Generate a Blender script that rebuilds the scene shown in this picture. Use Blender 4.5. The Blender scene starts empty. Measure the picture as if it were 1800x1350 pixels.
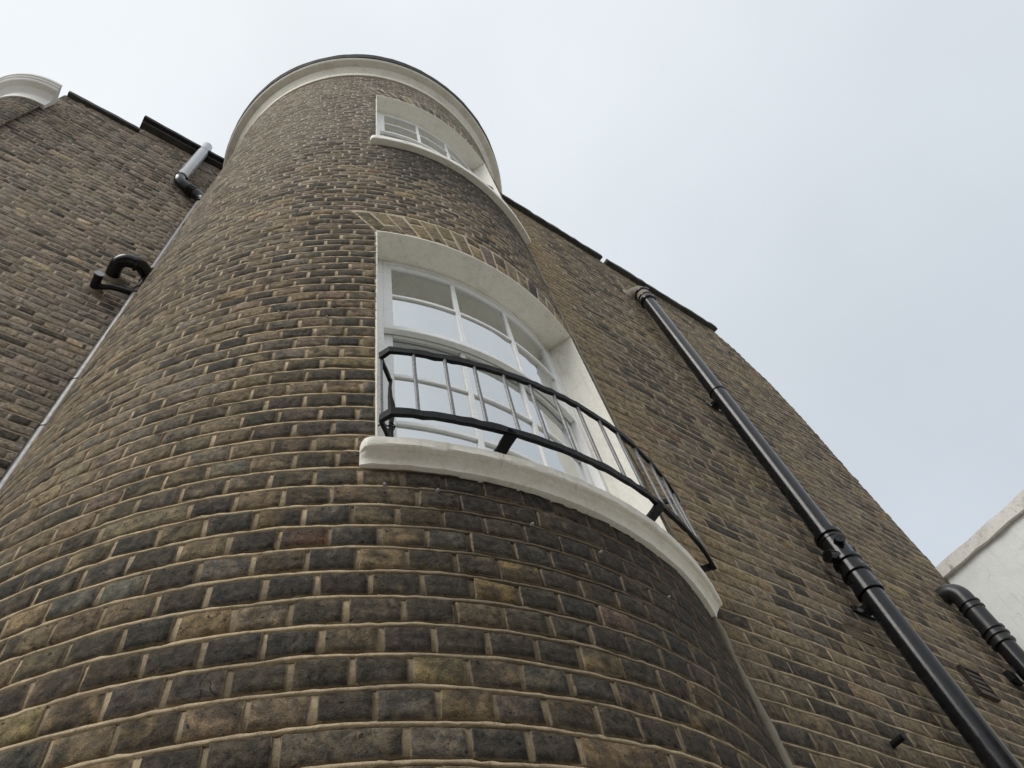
import bpy, math, random
import numpy as np
from mathutils import Matrix, Vector

# ------------------------------------------------------------------ camera, sky, sun, exposure
scene = bpy.context.scene
COL = scene.collection
EYE = 1.6
FW = Vector((0.40601, 0.36048, 0.83977)); RT = Vector((0.81993, -0.54950, -0.16054)); UP = Vector((-0.40358, -0.75373, 0.51867))
cam = bpy.data.cameras.new('camera'); camo = bpy.data.objects.new('camera', cam); COL.objects.link(camo)
M = Matrix((RT, UP, -FW)).transposed().to_4x4(); M.translation = (0, 0, EYE)
camo.matrix_world = M
cam.sensor_width = 36.0; cam.lens = 1247.96 / 1800 * 36; cam.clip_start = 0.02; cam.clip_end = 2000
scene.camera = camo

SUN_DIR = Vector((-0.72, -0.17, 0.67)).normalized()      # towards the veiled sun
SUN_EL = math.asin(SUN_DIR.z); SUN_ROT = math.atan2(SUN_DIR.x, SUN_DIR.y)
world = bpy.data.worlds.new('World'); scene.world = world; world.use_nodes = True
wn = world.node_tree.nodes; wl = world.node_tree.links; wn.clear()
wo = wn.new('ShaderNodeOutputWorld'); bg = wn.new('ShaderNodeBackground')
sky = wn.new('ShaderNodeTexSky'); sky.sky_type = 'NISHITA'; sky.sun_disc = False
sky.sun_elevation = SUN_EL; sky.sun_rotation = SUN_ROT; sky.dust_density = 4.0; sky.air_density = 1.0
tc = wn.new('ShaderNodeTexCoord')
dot = wn.new('ShaderNodeVectorMath'); dot.operation = 'DOT_PRODUCT'; dot.inputs[1].default_value = SUN_DIR
wl.new(tc.outputs['Generated'], dot.inputs[0])
glow = wn.new('ShaderNodeMapRange'); glow.inputs[1].default_value = -0.2; glow.inputs[2].default_value = 1.0
glow.inputs[3].default_value = 0.0; glow.inputs[4].default_value = 1.0
wl.new(dot.outputs['Value'], glow.inputs[0])
cl = wn.new('ShaderNodeMix'); cl.data_type = 'RGBA'
cl.inputs[6].default_value = (6.45, 7.1, 7.8, 1); cl.inputs[7].default_value = (9.9, 10.25, 10.55, 1)
wl.new(glow.outputs[0], cl.inputs[0])
nz = wn.new('ShaderNodeTexNoise'); nz.inputs['Scale'].default_value = 2.2; nz.inputs['Detail'].default_value = 5; nz.inputs['Roughness'].default_value = .45
wl.new(tc.outputs['Generated'], nz.inputs['Vector'])
nr = wn.new('ShaderNodeMapRange'); nr.inputs[1].default_value = .3; nr.inputs[2].default_value = .7; nr.inputs[3].default_value = .93; nr.inputs[4].default_value = 1.05
wl.new(nz.outputs['Fac'], nr.inputs[0])
mul = wn.new('ShaderNodeVectorMath'); mul.operation = 'SCALE'
wl.new(cl.outputs[2], mul.inputs[0]); wl.new(nr.outputs[0], mul.inputs['Scale'])
mx = wn.new('ShaderNodeMix'); mx.data_type = 'RGBA'; mx.inputs[0].default_value = 0.95     # cloud cover over the clear sky
wl.new(sky.outputs[0], mx.inputs[6]); wl.new(mul.outputs[0], mx.inputs[7])
wl.new(mx.outputs[2], bg.inputs['Color']); bg.inputs['Strength'].default_value = 0.075
wl.new(bg.outputs[0], wo.inputs['Surface'])

sl = bpy.data.lights.new('sun', 'SUN'); sl.energy = 1.5; sl.angle = math.radians(35); sl.color = (1.0, .97, .92)
so = bpy.data.objects.new('sun', sl); COL.objects.link(so); so.rotation_euler = SUN_DIR.to_track_quat('Z', 'Y').to_euler(); so.location = (-6, -4, 12)
vs = scene.view_settings; vs.view_transform = 'Standard'; vs.look = 'None'; vs.gamma = 1; vs.exposure = 0.42; vs.use_curve_mapping = False

# ------------------------------------------------------------------ helpers
rng = np.random.default_rng(7); random.seed(7)
CX, CY, R = 1.1666, 2.4063, 1.481          # plan centre and radius of the bow
YR, YL = 1.12, 3.10                        # planes of the two flat walls
Z0 = EYE + 45.554 * 0.075                  # height of the bed joint at the lower window head
def zn(n): return Z0 - 0.075 * n

def link(name, me, mat=None, parent=None, **kw):
    o = bpy.data.objects.new(name, me); COL.objects.link(o)
    if me is not None and mat is not None: me.materials.append(mat)
    if parent is not None: o.parent = parent
    for k, v in kw.items(): o[k] = v
    return o
def thing(name, label, category, loc=(0, 0, 0), group=None):
    o = bpy.data.objects.new(name, None); COL.objects.link(o); o.empty_display_size = .1
    o['label'] = label; o['category'] = category
    if group: o['group'] = group
    return o
def mesh(name, V, F, smooth=True, tint=None, info=None):
    V = np.asarray(V, np.float32).reshape(-1, 3); F = np.asarray(F, np.int32)
    me = bpy.data.meshes.new(name); k = F.shape[1]
    me.vertices.add(len(V)); me.vertices.foreach_set('co', V.ravel())
    me.loops.add(F.size); me.loops.foreach_set('vertex_index', F.ravel())
    me.polygons.add(len(F)); me.polygons.foreach_set('loop_start', np.arange(len(F), dtype=np.int32) * k)
    try: me.polygons.foreach_set('loop_total', np.full(len(F), k, np.int32))
    except Exception: pass
    me.polygons.foreach_set('use_smooth', np.full(len(F), smooth, bool))
    if tint is not None:
        a = me.attributes.new('tint', 'FLOAT_COLOR', 'POINT'); a.data.foreach_set('color', np.asarray(tint, np.float32).ravel())
    if info is not None:
        a = me.attributes.new('info', 'FLOAT_VECTOR', 'POINT'); a.data.foreach_set('vector', np.asarray(info, np.float32).ravel())
    me.update(calc_edges=True); me.validate()
    return me
class MB:
    """collects polygons of mixed size"""
    def __init__(s): s.v = []; s.f = []
    def add(s, v, f):
        b = len(s.v); s.v += [tuple(p) for p in v]; s.f += [tuple(i + b for i in q) for q in f]; return s
    def box(s, x0, x1, y0, y1, z0, z1):
        v = [(x, y, z) for z in (z0, z1) for y in (y0, y1) for x in (x0, x1)]
        return s.add(v, [(0, 2, 3, 1), (4, 5, 7, 6), (0, 1, 5, 4), (2, 6, 7, 3), (0, 4, 6, 2), (1, 3, 7, 5)])
    def tube(s, pts, r, n=16, cap=True, inner=None):
        pts = [Vector(p) for p in pts]; rs = r if hasattr(r, '__len__') else [r] * len(pts)
        T = []
        for i in range(len(pts)):
            a = pts[max(i - 1, 0)]; b = pts[min(i + 1, len(pts) - 1)]; T.append((b - a).normalized())
        up = Vector((0, 0, 1)) if abs(T[0].z) < .9 else Vector((1, 0, 0))
        nrm = T[0].cross(up).normalized(); v = []; f = []
        for i, p in enumerate(pts):
            nrm = (nrm - T[i] * nrm.dot(T[i])).normalized(); bi = T[i].cross(nrm)
            for k in range(n):
                a = 2 * math.pi * k / n; v.append(p + (nrm * math.cos(a) + bi * math.sin(a)) * rs[i])
        for i in range(len(pts) - 1):
            for k in range(n): f.append((i * n + k, i * n + (k + 1) % n, (i + 1) * n + (k + 1) % n, (i + 1) * n + k))
        if cap: f.append(tuple(range(n - 1, -1, -1))); f.append(tuple((len(pts) - 1) * n + k for k in range(n)))
        return s.add(v, f)
    def bar(s, pts, nrms, w, h, wob=0):
        """rectangular bar along pts; nrms = 'width' directions, height is along tangent x width"""
        v = []; f = []; n = len(pts); pts = [Vector(p) for p in pts]
        for i, p in enumerate(pts):
            t = (pts[min(i + 1, n - 1)] - pts[max(i - 1, 0)]).normalized(); a = Vector(nrms[i] if isinstance(nrms, list) else nrms).normalized()
            a = (a - t * a.dot(t)).normalized(); b = t.cross(a)
            j = [1 + wob * random.uniform(-1, 1) for _ in range(4)]
            v += [p + a * w / 2 * j[0] + b * h / 2 * j[0], p - a * w / 2 * j[1] + b * h / 2 * j[1], p - a * w / 2 * j[2] - b * h / 2 * j[2], p + a * w / 2 * j[3] - b * h / 2 * j[3]]
        for i in range(n - 1):
            for k in range(4): f.append((i * 4 + k, i * 4 + (k + 1) % 4, i * 4 + 4 + (k + 1) % 4, i * 4 + 4 + k))
        f += [(3, 2, 1, 0), tuple(4 * n - 4 + k for k in range(4))]
        return s.add(v, f)
    def sweep(s, prof, th0, th1, n, cx=CX, cy=CY, close=True):
        """profile [(r, z)...] swept round the bow axis"""
        m = len(prof); v = []; f = []
        for i in range(n + 1):
            t = math.radians(th0 + (th1 - th0) * i / n)
            for r, z in prof: v.append((cx + r * math.cos(t), cy + r * math.sin(t), z))
        for i in range(n):
            for k in range(m if close else m - 1): f.append((i * m + k, (i + 1) * m + k, (i + 1) * m + (k + 1) % m, i * m + (k + 1) % m))
        if close: f.append(tuple(range(m))); f.append(tuple(n * m + k for k in range(m - 1, -1, -1)))
        return s.add(v, f)
    def cbox(s, r0, r1, p0, p1, z0, z1, n=None):
        if n is None: n = max(1, int(abs(p1 - p0) / 2.0 + .5))
        return s.sweep([(r0, z0), (r1, z0), (r1, z1), (r0, z1)], p0 - 90, p1 - 90, n)
    def obj(s, name, mat, parent=None, smooth=False, angle=None, bevel=0, **kw):
        me = bpy.data.meshes.new(name); me.from_pydata(s.v, [], s.f); me.update(); me.validate()
        import bmesh
        bm = bmesh.new(); bm.from_mesh(me); bmesh.ops.recalc_face_normals(bm, faces=bm.faces)
        if bevel: bmesh.ops.bevel(bm, geom=[e for e in bm.edges if len(e.link_faces) == 2 and e.calc_face_angle(0) > .6], offset=bevel, segments=2, affect='EDGES', clamp_overlap=True)
        bm.to_mesh(me); bm.free()
        if smooth or angle:
            me.polygons.foreach_set('use_smooth', np.ones(len(me.polygons), bool))
            me.set_sharp_from_angle(angle=math.radians(angle or 40))
        return link(name, me, mat, parent, **kw)
def pol(r, phi, z):
    t = math.radians(phi - 90); return Vector((CX + r * math.cos(t), CY + r * math.sin(t), z))

# ------------------------------------------------------------------ materials
def newmat(name):
    m = bpy.data.materials.new(name); m.use_nodes = True; nt = m.node_tree
    b = nt.nodes['Principled BSDF']; return m, nt, b
class N:
    def __init__(s, nt): s.nt = nt
    def n(s, t, **kw):
        x = s.nt.nodes.new(t)
        for k, v in kw.items(): setattr(x, k, v)
        return x
    def l(s, a, b): s.nt.links.new(a, b)
    def noise(s, vec, scale, detail=3, rough=.55, dist=0):
        x = s.n('ShaderNodeTexNoise'); x.inputs['Scale'].default_value = scale; x.inputs['Detail'].default_value = detail
        x.inputs['Roughness'].default_value = rough; x.inputs['Distortion'].default_value = dist; s.l(vec, x.inputs['Vector']); return x.outputs['Fac']
    def rng(s, v, a, b, c=0, d=1):
        x = s.n('ShaderNodeMapRange'); s.l(v, x.inputs[0])
        for i, q in enumerate((a, b, c, d)):
            if hasattr(q, 'links'): s.l(q, x.inputs[i + 1])
            else: x.inputs[i + 1].default_value = q
        return x.outputs[0]
    def mix(s, f, a, b, mode='MIX'):
        x = s.n('ShaderNodeMix', data_type='RGBA', blend_type=mode)
        for i, q in ((0, f), (6, a), (7, b)):
            if hasattr(q, 'links'): s.l(q, x.inputs[i])
            else: x.inputs[i].default_value = q if i == 0 else (*q, 1)
        return x.outputs[2]
    def math(s, op, a, b=0.0):
        x = s.n('ShaderNodeMath', operation=op)
        for i, q in enumerate((a, b)):
            if hasattr(q, 'links'): s.l(q, x.inputs[i])
            else: x.inputs[i].default_value = q
        return x.outputs[0]
    def bump(s, h, strength, dist, nrm=None):
        x = s.n('ShaderNodeBump'); x.inputs['Strength'].default_value = strength; x.inputs['Distance'].default_value = dist
        s.l(h, x.inputs['Height'])
        if nrm is not None: s.l(nrm, x.inputs['Normal'])
        return x.outputs[0]

def brick_material():
    m, nt, b = newmat('stock_brick'); g = N(nt)
    pos = g.n('ShaderNodeNewGeometry').outputs['Position']
    ta = g.n('ShaderNodeAttribute', attribute_name='tint'); tint = ta.outputs['Color']; sootShadeA = ta.outputs['Alpha']
    ia = g.n('ShaderNodeAttribute', attribute_name='info'); sep = g.n('ShaderNodeSeparateXYZ'); g.l(ia.outputs['Vector'], sep.inputs[0])
    off = g.n('ShaderNodeVectorMath', operation='SCALE'); off.inputs[0].default_value = (3.1, 7.7, 5.3); g.l(sep.outputs['Z'], off.inputs['Scale'])
    co = g.n('ShaderNodeVectorMath', operation='ADD'); g.l(pos, co.inputs[0]); g.l(off.outputs[0], co.inputs[1]); P = co.outputs[0]
    big = g.noise(P, 17, 4, .6, .4); med = g.noise(P, 55, 5, .65, .3); fine = g.noise(P, 380, 3, .7); streak = g.noise(P, 26, 2, .5, 1.5)
    # sooty tone and painted shade lie in clouds; each brick has its own amount
    lo = g.math('SUBTRACT', .66, g.math('MULTIPLY', sootShadeA, .40)); hi = g.math('ADD', lo, .12)
    mask = g.rng(g.math('ADD', g.math('MULTIPLY', big, .74), g.math('MULTIPLY', med, .26)), lo, hi)
    c = g.mix(g.rng(streak, .42, .60, 0, .72), tint, g.mix(.16, g.mix(1.0, tint, (1.48, 1.38, 1.18), 'MULTIPLY'), (.30, .22, .12)))
    c = g.mix(g.math('MULTIPLY', mask, .80), c, (.036, .0345, .032))
    val = g.rng(med, .30, .70, .42, 1.58); fv = g.rng(fine, .3, .7, .52, 1.48)
    sc = g.n('ShaderNodeVectorMath', operation='SCALE'); g.l(c, sc.inputs[0]); g.l(g.math('MULTIPLY', val, fv), sc.inputs['Scale']); c = sc.outputs[0]
    # dusty pale bloom
    c = g.mix(g.rng(g.noise(P, 24, 6, .72, .9), .54, .72, 0, .5), c, (.21, .18, .13))
    # pits and cracks
    def dvo(vec):
        q = g.n('ShaderNodeMix', data_type='RGBA'); q.inputs[0].default_value = .02
        nn = g.n('ShaderNodeTexNoise'); nn.inputs['Scale'].default_value = 90; nn.inputs['Detail'].default_value = 3; g.l(vec, nn.inputs['Vector'])
        g.l(vec, q.inputs[6]); g.l(nn.outputs['Color'], q.inputs[7]); return q.outputs[2]
    vo = g.n('ShaderNodeTexVoronoi'); vo.inputs['Scale'].default_value = 75; g.l(dvo(P), vo.inputs['Vector'])
    cs = g.n('ShaderNodeSeparateColor'); g.l(vo.outputs['Color'], cs.inputs[0])
    pit = g.math('MULTIPLY', g.rng(g.math('SUBTRACT', vo.outputs['Distance'], g.math('MULTIPLY', g.math('SUBTRACT', cs.outputs[1], .5), .22)), .24, .12), g.math('GREATER_THAN', cs.outputs[0], .86))
    dv = g.n('ShaderNodeMix', data_type='RGBA'); dv.inputs[0].default_value = .035
    no = g.n('ShaderNodeTexNoise'); no.inputs['Scale'].default_value = 40; no.inputs['Detail'].default_value = 4; g.l(P, no.inputs['Vector'])
    g.l(P, dv.inputs[6]); g.l(no.outputs['Color'], dv.inputs[7])
    ve = g.n('ShaderNodeTexVoronoi', feature='DISTANCE_TO_EDGE'); ve.inputs['Scale'].default_value = 15; g.l(dv.outputs[2], ve.inputs['Vector'])
    crack = g.math('MULTIPLY', g.rng(ve.outputs['Distance'], .018, .004), g.rng(g.noise(P, 9, 2), .61, .70))
    dark = g.math('MAXIMUM', pit, crack)
    c = g.mix(g.math('MULTIPLY', dark, .7), c, (.012, .011, .010))
    # mortar smeared over the arrises
    ed = g.math('MINIMUM', sep.outputs['X'], sep.outputs['Y'])
    sm = g.math('MULTIPLY', g.rng(g.math('ADD', ed, g.math('MULTIPLY', med, -.006)), .0025, -.001), .65)
    c = g.mix(sm, c, (.34, .275, .19))
    g.l(c, b.inputs['Base Color']); b.inputs['Roughness'].default_value = .93; b.inputs['Specular IOR Level'].default_value = .25
    h = g.math('ADD', g.math('MULTIPLY', med, 1.0), g.math('MULTIPLY', fine, .35)); h = g.math('SUBTRACT', h, g.math('MULTIPLY', dark, 1.2))
    g.l(g.bump(h, 1.0, .008), b.inputs['Normal'])
    return m
def mortar_material():
    m, nt, b = newmat('lime_mortar'); g = N(nt)
    pos = g.n('ShaderNodeNewGeometry').outputs['Position']
    tint = g.n('ShaderNodeAttribute', attribute_name='tint').outputs['Color']
    n1 = g.noise(pos, 9, 4, .6); n2 = g.noise(pos, 70, 4, .6); n3 = g.noise(pos, 900, 2, .7)
    c = g.mix(g.rng(n1, .46, .66, 0, .38), tint, (.15, .125, .095))
    c = g.mix(g.rng(g.noise(pos, 28, 5, .7, .6), .54, .70, 0, .5), c, (.13, .11, .085)); c = g.mix(g.rng(n2, .55, .72, 0, .4), c, (.10, .085, .065))
    sc = g.n('ShaderNodeVectorMath', operation='SCALE'); g.l(c, sc.inputs[0]); g.l(g.rng(n3, .25, .75, .55, 1.4), sc.inputs['Scale'])
    g.l(sc.outputs[0], b.inputs['Base Color']); b.inputs['Roughness'].default_value = .95; b.inputs['Specular IOR Level'].default_value = .2
    h = g.math('ADD', n2, g.math('MULTIPLY', n3, .5)); g.l(g.bump(h, 1.0, .006), b.inputs['Normal'])
    return m
def plain(name, col, rough=.5, dirt=None, dscale=6, damt=.5, bump=0, bscale=120, spec=.5, grain=.08, lo=.48, hi=.72, metal=0, streak=0):
    m, nt, b = newmat(name); g = N(nt); pos = g.n('ShaderNodeNewGeometry').outputs['Position']
    c = g.mix(1.0, (1, 1, 1), col, 'MULTIPLY')
    if dirt is not None:
        f = g.rng(g.math('ADD', g.math('MULTIPLY', g.noise(pos, dscale, 5, .65, .5), .75), g.math('MULTIPLY', g.noise(pos, dscale * 9, 4, .65), .25)), lo, hi, 0, damt)
        c = g.mix(f, c, dirt)
        if streak:     # rain-washed runs and hairline cracks
            mp = g.n('ShaderNodeMapping'); mp.inputs['Scale'].default_value = (34, 34, 2.2); g.l(pos, mp.inputs['Vector'])
            c = g.mix(g.math('MULTIPLY', g.rng(g.noise(mp.outputs[0], 1.0, 4, .6), .54, .74, 0, streak), g.rng(g.noise(pos, 4, 3), .4, .6)), c, dirt)
            vc = g.n('ShaderNodeTexVoronoi', feature='DISTANCE_TO_EDGE'); vc.inputs['Scale'].default_value = 5
            dm = g.n('ShaderNodeMix', data_type='RGBA'); dm.inputs[0].default_value = .12; nn = g.n('ShaderNodeTexNoise'); nn.inputs['Scale'].default_value = 12; nn.inputs['Detail'].default_value = 5
            g.l(pos, nn.inputs['Vector']); g.l(pos, dm.inputs[6]); g.l(nn.outputs['Color'], dm.inputs[7]); g.l(dm.outputs[2], vc.inputs['Vector'])
            c = g.mix(g.math('MULTIPLY', g.rng(vc.outputs['Distance'], .012, .003), g.rng(g.noise(pos, 6, 2), .56, .64, 0, .6)), c, dirt)
    n3 = g.noise(pos, bscale, 4, .6)
    sc = g.n('ShaderNodeVectorMath', operation='SCALE'); g.l(c, sc.inputs[0]); g.l(g.rng(n3, .25, .75, 1 - grain, 1 + grain), sc.inputs['Scale'])
    g.l(sc.outputs[0], b.inputs['Base Color']); b.inputs['Specular IOR Level'].default_value = spec; b.inputs['Metallic'].default_value = metal
    g.l(g.rng(g.noise(pos, dscale * 3, 3), .3, .7, max(rough - .07, .02), rough + .1), b.inputs['Roughness'])
    if bump: g.l(g.bump(n3, bump, .004), b.inputs['Normal'])
    return m
BRICK = brick_material(); MORTAR = mortar_material()
CREAM = plain('cream_masonry_paint', (.87, .85, .77), .55, (.50, .45, .35), 9, .34, .35, 90, .35, streak=.55)
STUCCO = plain('white_cornice_paint', (.60, .575, .50), .6, (.33, .29, .22), 6, .55, .2, 60, .3, streak=.6)
GLOSS = plain('white_gloss_paint', (.88, .89, .88), .32, (.55, .53, .47), 9, .3, .05, 200, .5, .03)
IRON = plain('black_iron_paint', (.006, .006, .007), .6, (.018, .016, .014), 30, .5, .6, 160, .18, .25)
PLASTIC = plain('black_pipe_plastic', (.0075, .008, .010), .17, (.028, .027, .026), 12, .4, .06, 260, .42, .1)
PLASTICM = plain('weathered_pipe_plastic', (.011, .012, .015), .34, (.045, .042, .038), 10, .5, .08, 200, .5, .1)
LEAD = plain('dark_lead', (.028, .027, .026), .8, (.07, .066, .06), 5, .6, .25, 70, .2)
SHINY = plain('glossy_pipe_plastic', (.014, .015, .018), .11, (.05, .048, .045), 12, .3, .02, 260, .5, .1); SHINY.node_tree.nodes['Principled BSDF'].inputs['IOR'].default_value = 2.5
SHINY2 = plain('polished_pipe_plastic', (.012, .013, .016), .13, (.05, .048, .045), 12, .3, .02, 260, .5, .1); SHINY2.node_tree.nodes['Principled BSDF'].inputs['IOR'].default_value = 1.9
SHEENPIPE = plain('sky_sheen_pipe', (.40, .41, .44), .22, (.30, .30, .31), 5, .2, .01, 60, .6, .03)  # sky reflection on the glossy pipe, put into a pale base colour
CAP = plain('grey_end_cap', (.34, .35, .38), .4, (.2, .2, .2), 20, .4)
PALECEM = plain('pale_cement_haunch', (.30, .275, .225), .9, (.15, .135, .11), 14, .6, .4, 120, .2)
SLATE = plain('dark_coping_stone', (.050, .047, .043), .85, (.14, .13, .11), 7, .6, .5, 90, .3)
RENDER = plain('white_rendered_wall', (.82, .84, .83), .8, (.52, .54, .52), 2.2, .45, .35, 140, .2, .05, streak=.4)
RENDERC = plain('dirty_white_coping', (.72, .70, .66), .85, (.16, .15, .13), 11, .75, .6, 60, .2, .1, .54, .66)
CEMENT = plain('cement_fillet', (.27, .235, .185), .95, (.13, .115, .095), 8, .7, .6, 160, .2, .15)
TERRA = plain('brown_vent_plastic', (.040, .027, .022), .5, (.08, .06, .05), 20, .4, .1, 100, .4)
PLASTER = plain('interior_plaster', (.30, .31, .29), .9, (.24, .25, .23), 2, .4, .05, 60, .2)
PAVE = plain('concrete_paving', (.44, .42, .38), .9, (.30, .28, .25), 1.5, .7, .4, 30, .2)
m, nt, b = newmat('window_glass'); g = N(nt); nt.nodes.remove(b)
gl = g.n('ShaderNodeBsdfGlossy'); gl.inputs['Roughness'].default_value = .015; gl.inputs['Color'].default_value = (.93, .95, .96, 1)
tr = g.n('ShaderNodeBsdfTransparent'); tr.inputs['Color'].default_value = (.42, .47, .45, 1)
fr = g.n('ShaderNodeFresnel'); fr.inputs['IOR'].default_value = 2.6
mxs = g.n('ShaderNodeMixShader'); g.l(g.rng(fr.outputs[0], 0, .5, .42, .84), mxs.inputs[0]); g.l(tr.outputs[0], mxs.inputs[1]); g.l(gl.outputs[0], mxs.inputs[2])
pos = g.n('ShaderNodeNewGeometry').outputs['Position']; g.l(g.bump(g.noise(pos, 5, 2), .10, .02), gl.inputs['Normal'])
g.l(mxs.outputs[0], nt.nodes['Material Output'].inputs['Surface']); GLASS = m

# ------------------------------------------------------------------ brickwork generator
def smooth01(x): x = np.clip(x, 0, 1); return x * x * (3 - 2 * x)
def warp(S, Z):
    return .0030 * np.sin(2.3 * S + 1.9 * Z) + .0022 * np.sin(7.1 * S - 3.3 * Z + 1) + .0012 * np.sin(17 * S + 40 * Z)
def dwarp(S, Z):
    return .0030 * np.sin(1.3 * S + 2.9 * Z + 2) + .0015 * np.sin(6.0 * S - 4.3 * Z)
def map_bow(S, Z, D):
    t = S / R - math.pi / 2; r = R - D + dwarp(S, Z) + .013 * smooth01((-S / R - .9) / .4)
    return np.stack([CX + r * np.cos(t), CY + r * np.sin(t), Z + warp(S, Z)], -1)
def map_flat(Y0):
    def f(S, Z, D): return np.stack([S, Y0 + D - dwarp(S, Z), Z + warp(S, Z)], -1)
    return f
RC, RCX, RCY = .40, -2.13, 3.45             # rounded far corner
def map_corner(S, Z, D):
    # S<0: straight run along +X; then a quarter turn backwards, then straight back
    a = np.clip(S / RC, 0, math.pi / 2); over = np.maximum(S - RC * math.pi / 2, 0); pre = np.minimum(S, 0)
    r = RC - D; t = -math.pi / 2 - a
    return np.stack([RCX + r * np.cos(t) - pre, RCY + r * np.sin(t) + over, Z], -1)

def template(nu, nv):
    idx = np.arange(nu * nv).reshape(nv, nu); F = []
    for j in range(nv - 1):
        for i in range(nu - 1): F.append((idx[j, i], idx[j, i + 1], idx[j + 1, i + 1], idx[j + 1, i]))
    ring = list(idx[0, :]) + list(idx[1:, -1]) + list(idx[-1, -2::-1]) + list(idx[-2:0:-1, 0])
    k = nu * nv; n = len(ring)
    for i in range(n): F.append((ring[i], k + i, k + (i + 1) % n, ring[(i + 1) % n]))
    return np.array(F), np.array(ring)
LV = {'lo': ([0, .05, .5, .95, 1], [0, .10, .90, 1]), 'hi': ([0, .035, .2, .4, .6, .8, .965, 1], [0, .07, .36, .64, .93, 1])}
def bricks(defs, mp, lod, tints, soot_shade):
    """defs columns: s0 bottom, s1 bottom, s0 top, s1 top, z0, z1 -> vertices (n, v, 3), faces, tint, info"""
    d = np.asarray(defs, float); n = len(d); U, W = (np.array(q) for q in LV[lod]); nu, nv = len(U), len(W)
    F, ring = template(nu, nv); u = np.tile(U, nv); v = np.repeat(W, nu)
    br = rng.random((n, 1))
    c = rng.normal(0, .0016, (n, 4, 2))      # each brick is a little out of square
    bil = lambda a, i: (a[:, 0:1, i] * (1 - u) * (1 - v) + a[:, 1:2, i] * u * (1 - v) + a[:, 2:3, i] * (1 - u) * v + a[:, 3:4, i] * u * v)
    sb = d[:, 0:1] + (d[:, 1:2] - d[:, 0:1]) * u; st = d[:, 2:3] + (d[:, 3:4] - d[:, 2:3]) * u
    S = sb + (st - sb) * v + bil(c, 0); Z = d[:, 4:5] + (d[:, 5:6] - d[:, 4:5]) * v + bil(c, 1)
    border = ((u == 0) | (u == 1) | (v == 0) | (v == 1)).astype(float)
    uin = np.where(u == 0, 1, np.where(u == 1, -1, 0)); vin = np.where(v == 0, 1, np.where(v == 1, -1, 0))
    ej = .0019 if lod == 'hi' else .0010
    e = np.abs(rng.normal(0, ej, S.shape)); S = S + uin * e; e = np.abs(rng.normal(0, ej * .9, S.shape)) * np.where(v == 0, 1.35, .8); Z = Z + vin * e
    proud = rng.normal(.0012, .0013, (n, 1)); tu = rng.normal(0, .0014, (n, 1)); tv = rng.normal(0, .0011, (n, 1))
    D = -proud + border * (.0045 + rng.random(S.shape) * .0018) + rng.normal(0, .0007, S.shape) + tu * (u - .5) * 2 + tv * (v - .5) * 2
    D = np.where(border > 0, D, np.minimum(D, -.0003))
    # broken corner on some bricks
    k = rng.integers(0, 4, n); cu = (k % 2)[:, None]; cv = (k // 2)[:, None]; hit = (rng.random((n, 1)) < .22)
    near = np.exp(-(((u - cu) / .09) ** 2 + ((v - cv) / .16) ** 2)); D = D + hit * near * rng.uniform(.002, .006, (n, 1)) * border
    Sk, Zk = S[:, ring], Z[:, ring]; Dk = np.full(Sk.shape, .03)
    S2 = np.concatenate([S, Sk], 1); Z2 = np.concatenate([Z, Zk], 1); D2 = np.concatenate([D, Dk], 1)
    V = mp(S2, Z2, D2)
    w = (d[:, 1:2] - d[:, 0:1]); h = (d[:, 5:6] - d[:, 4:5])
    eu = np.minimum(u, 1 - u) * w; ev = np.minimum(v, 1 - v) * h
    eu = np.concatenate([eu, np.zeros(Sk.shape)], 1); ev = np.concatenate([ev, np.zeros(Sk.shape)], 1)
    info = np.stack([eu, ev, np.broadcast_to(br * 7, eu.shape)], -1)
    t4 = np.concatenate([tints, soot_shade[:, None]], 1)[:, None, :]; t4 = np.broadcast_to(t4, (n, V.shape[1], 4))
    return V, F, t4, info
PAL = np.array([(.150, .120, .078), (.185, .142, .080), (.255, .178, .078), (.105, .098, .086), (.120, .088, .076), (.135, .066, .040), (.165, .130, .092)])
def colour(n, w, gain=1.0):
    w = np.array(w, float); k = rng.choice(len(PAL), n, p=w / w.sum()); c = (PAL[k] * .86 + PAL[[0, 1, 3, 6]].mean(0) * .14) * rng.normal(1, .14, (n, 1)) * rng.normal(1, .03, (n, 3)) * gain
    return np.clip(c, .012, .6)
def patch(S, Z):
    return (np.sin(2.1 * S + 1.3 * Z + .4) * np.sin(1.7 * Z - 2.6 * S + 1.1) + .6 * np.sin(5.2 * S + 2.1 * Z) * np.sin(4.1 * Z - 1.9 * S + 2.0)) / 1.6
def fill(intervals, pitches, joint=.0072, jit=.004, start=0.0):
    """break an (a, b) run into bricks; pitches is the repeating list of lengths"""
    out = []
    for (ab, bb, at, bt) in intervals:
        lo, hi = min(ab, at), max(bb, bt); P = sum(pitches)
        x = start - math.ceil((start - lo) / P + 1) * P; cuts = []; i = 0
        while x < hi:
            if x > lo + .045 and x < hi - .045: cuts.append(x + random.uniform(-jit, jit))
            x += pitches[i % len(pitches)]; i += 1
        b = [(ab, at)] + [(q, q) for q in cuts] + [(bb, bt)]
        for (l0, l1), (r0, r1) in zip(b[:-1], b[1:]): out.append((l0 + joint / 2, r0 - joint / 2, l1 + joint / 2, r1 - joint / 2))
    return out
def view_size(P, nrm):
    """pixel area and whether it is in the photograph"""
    q = P - np.array([0, 0, EYE]); d = q @ np.array(FW); x = (q @ np.array(RT)) / d * 1248; y = (q @ np.array(UP)) / d * 1248
    face = -(q * nrm).sum(-1) / np.linalg.norm(q, axis=-1)
    a = np.where((d > 0) & (np.abs(x) < 895) & (np.abs(y) < 670) & (face > .06), face / d ** 2, 0)
    return a
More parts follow.
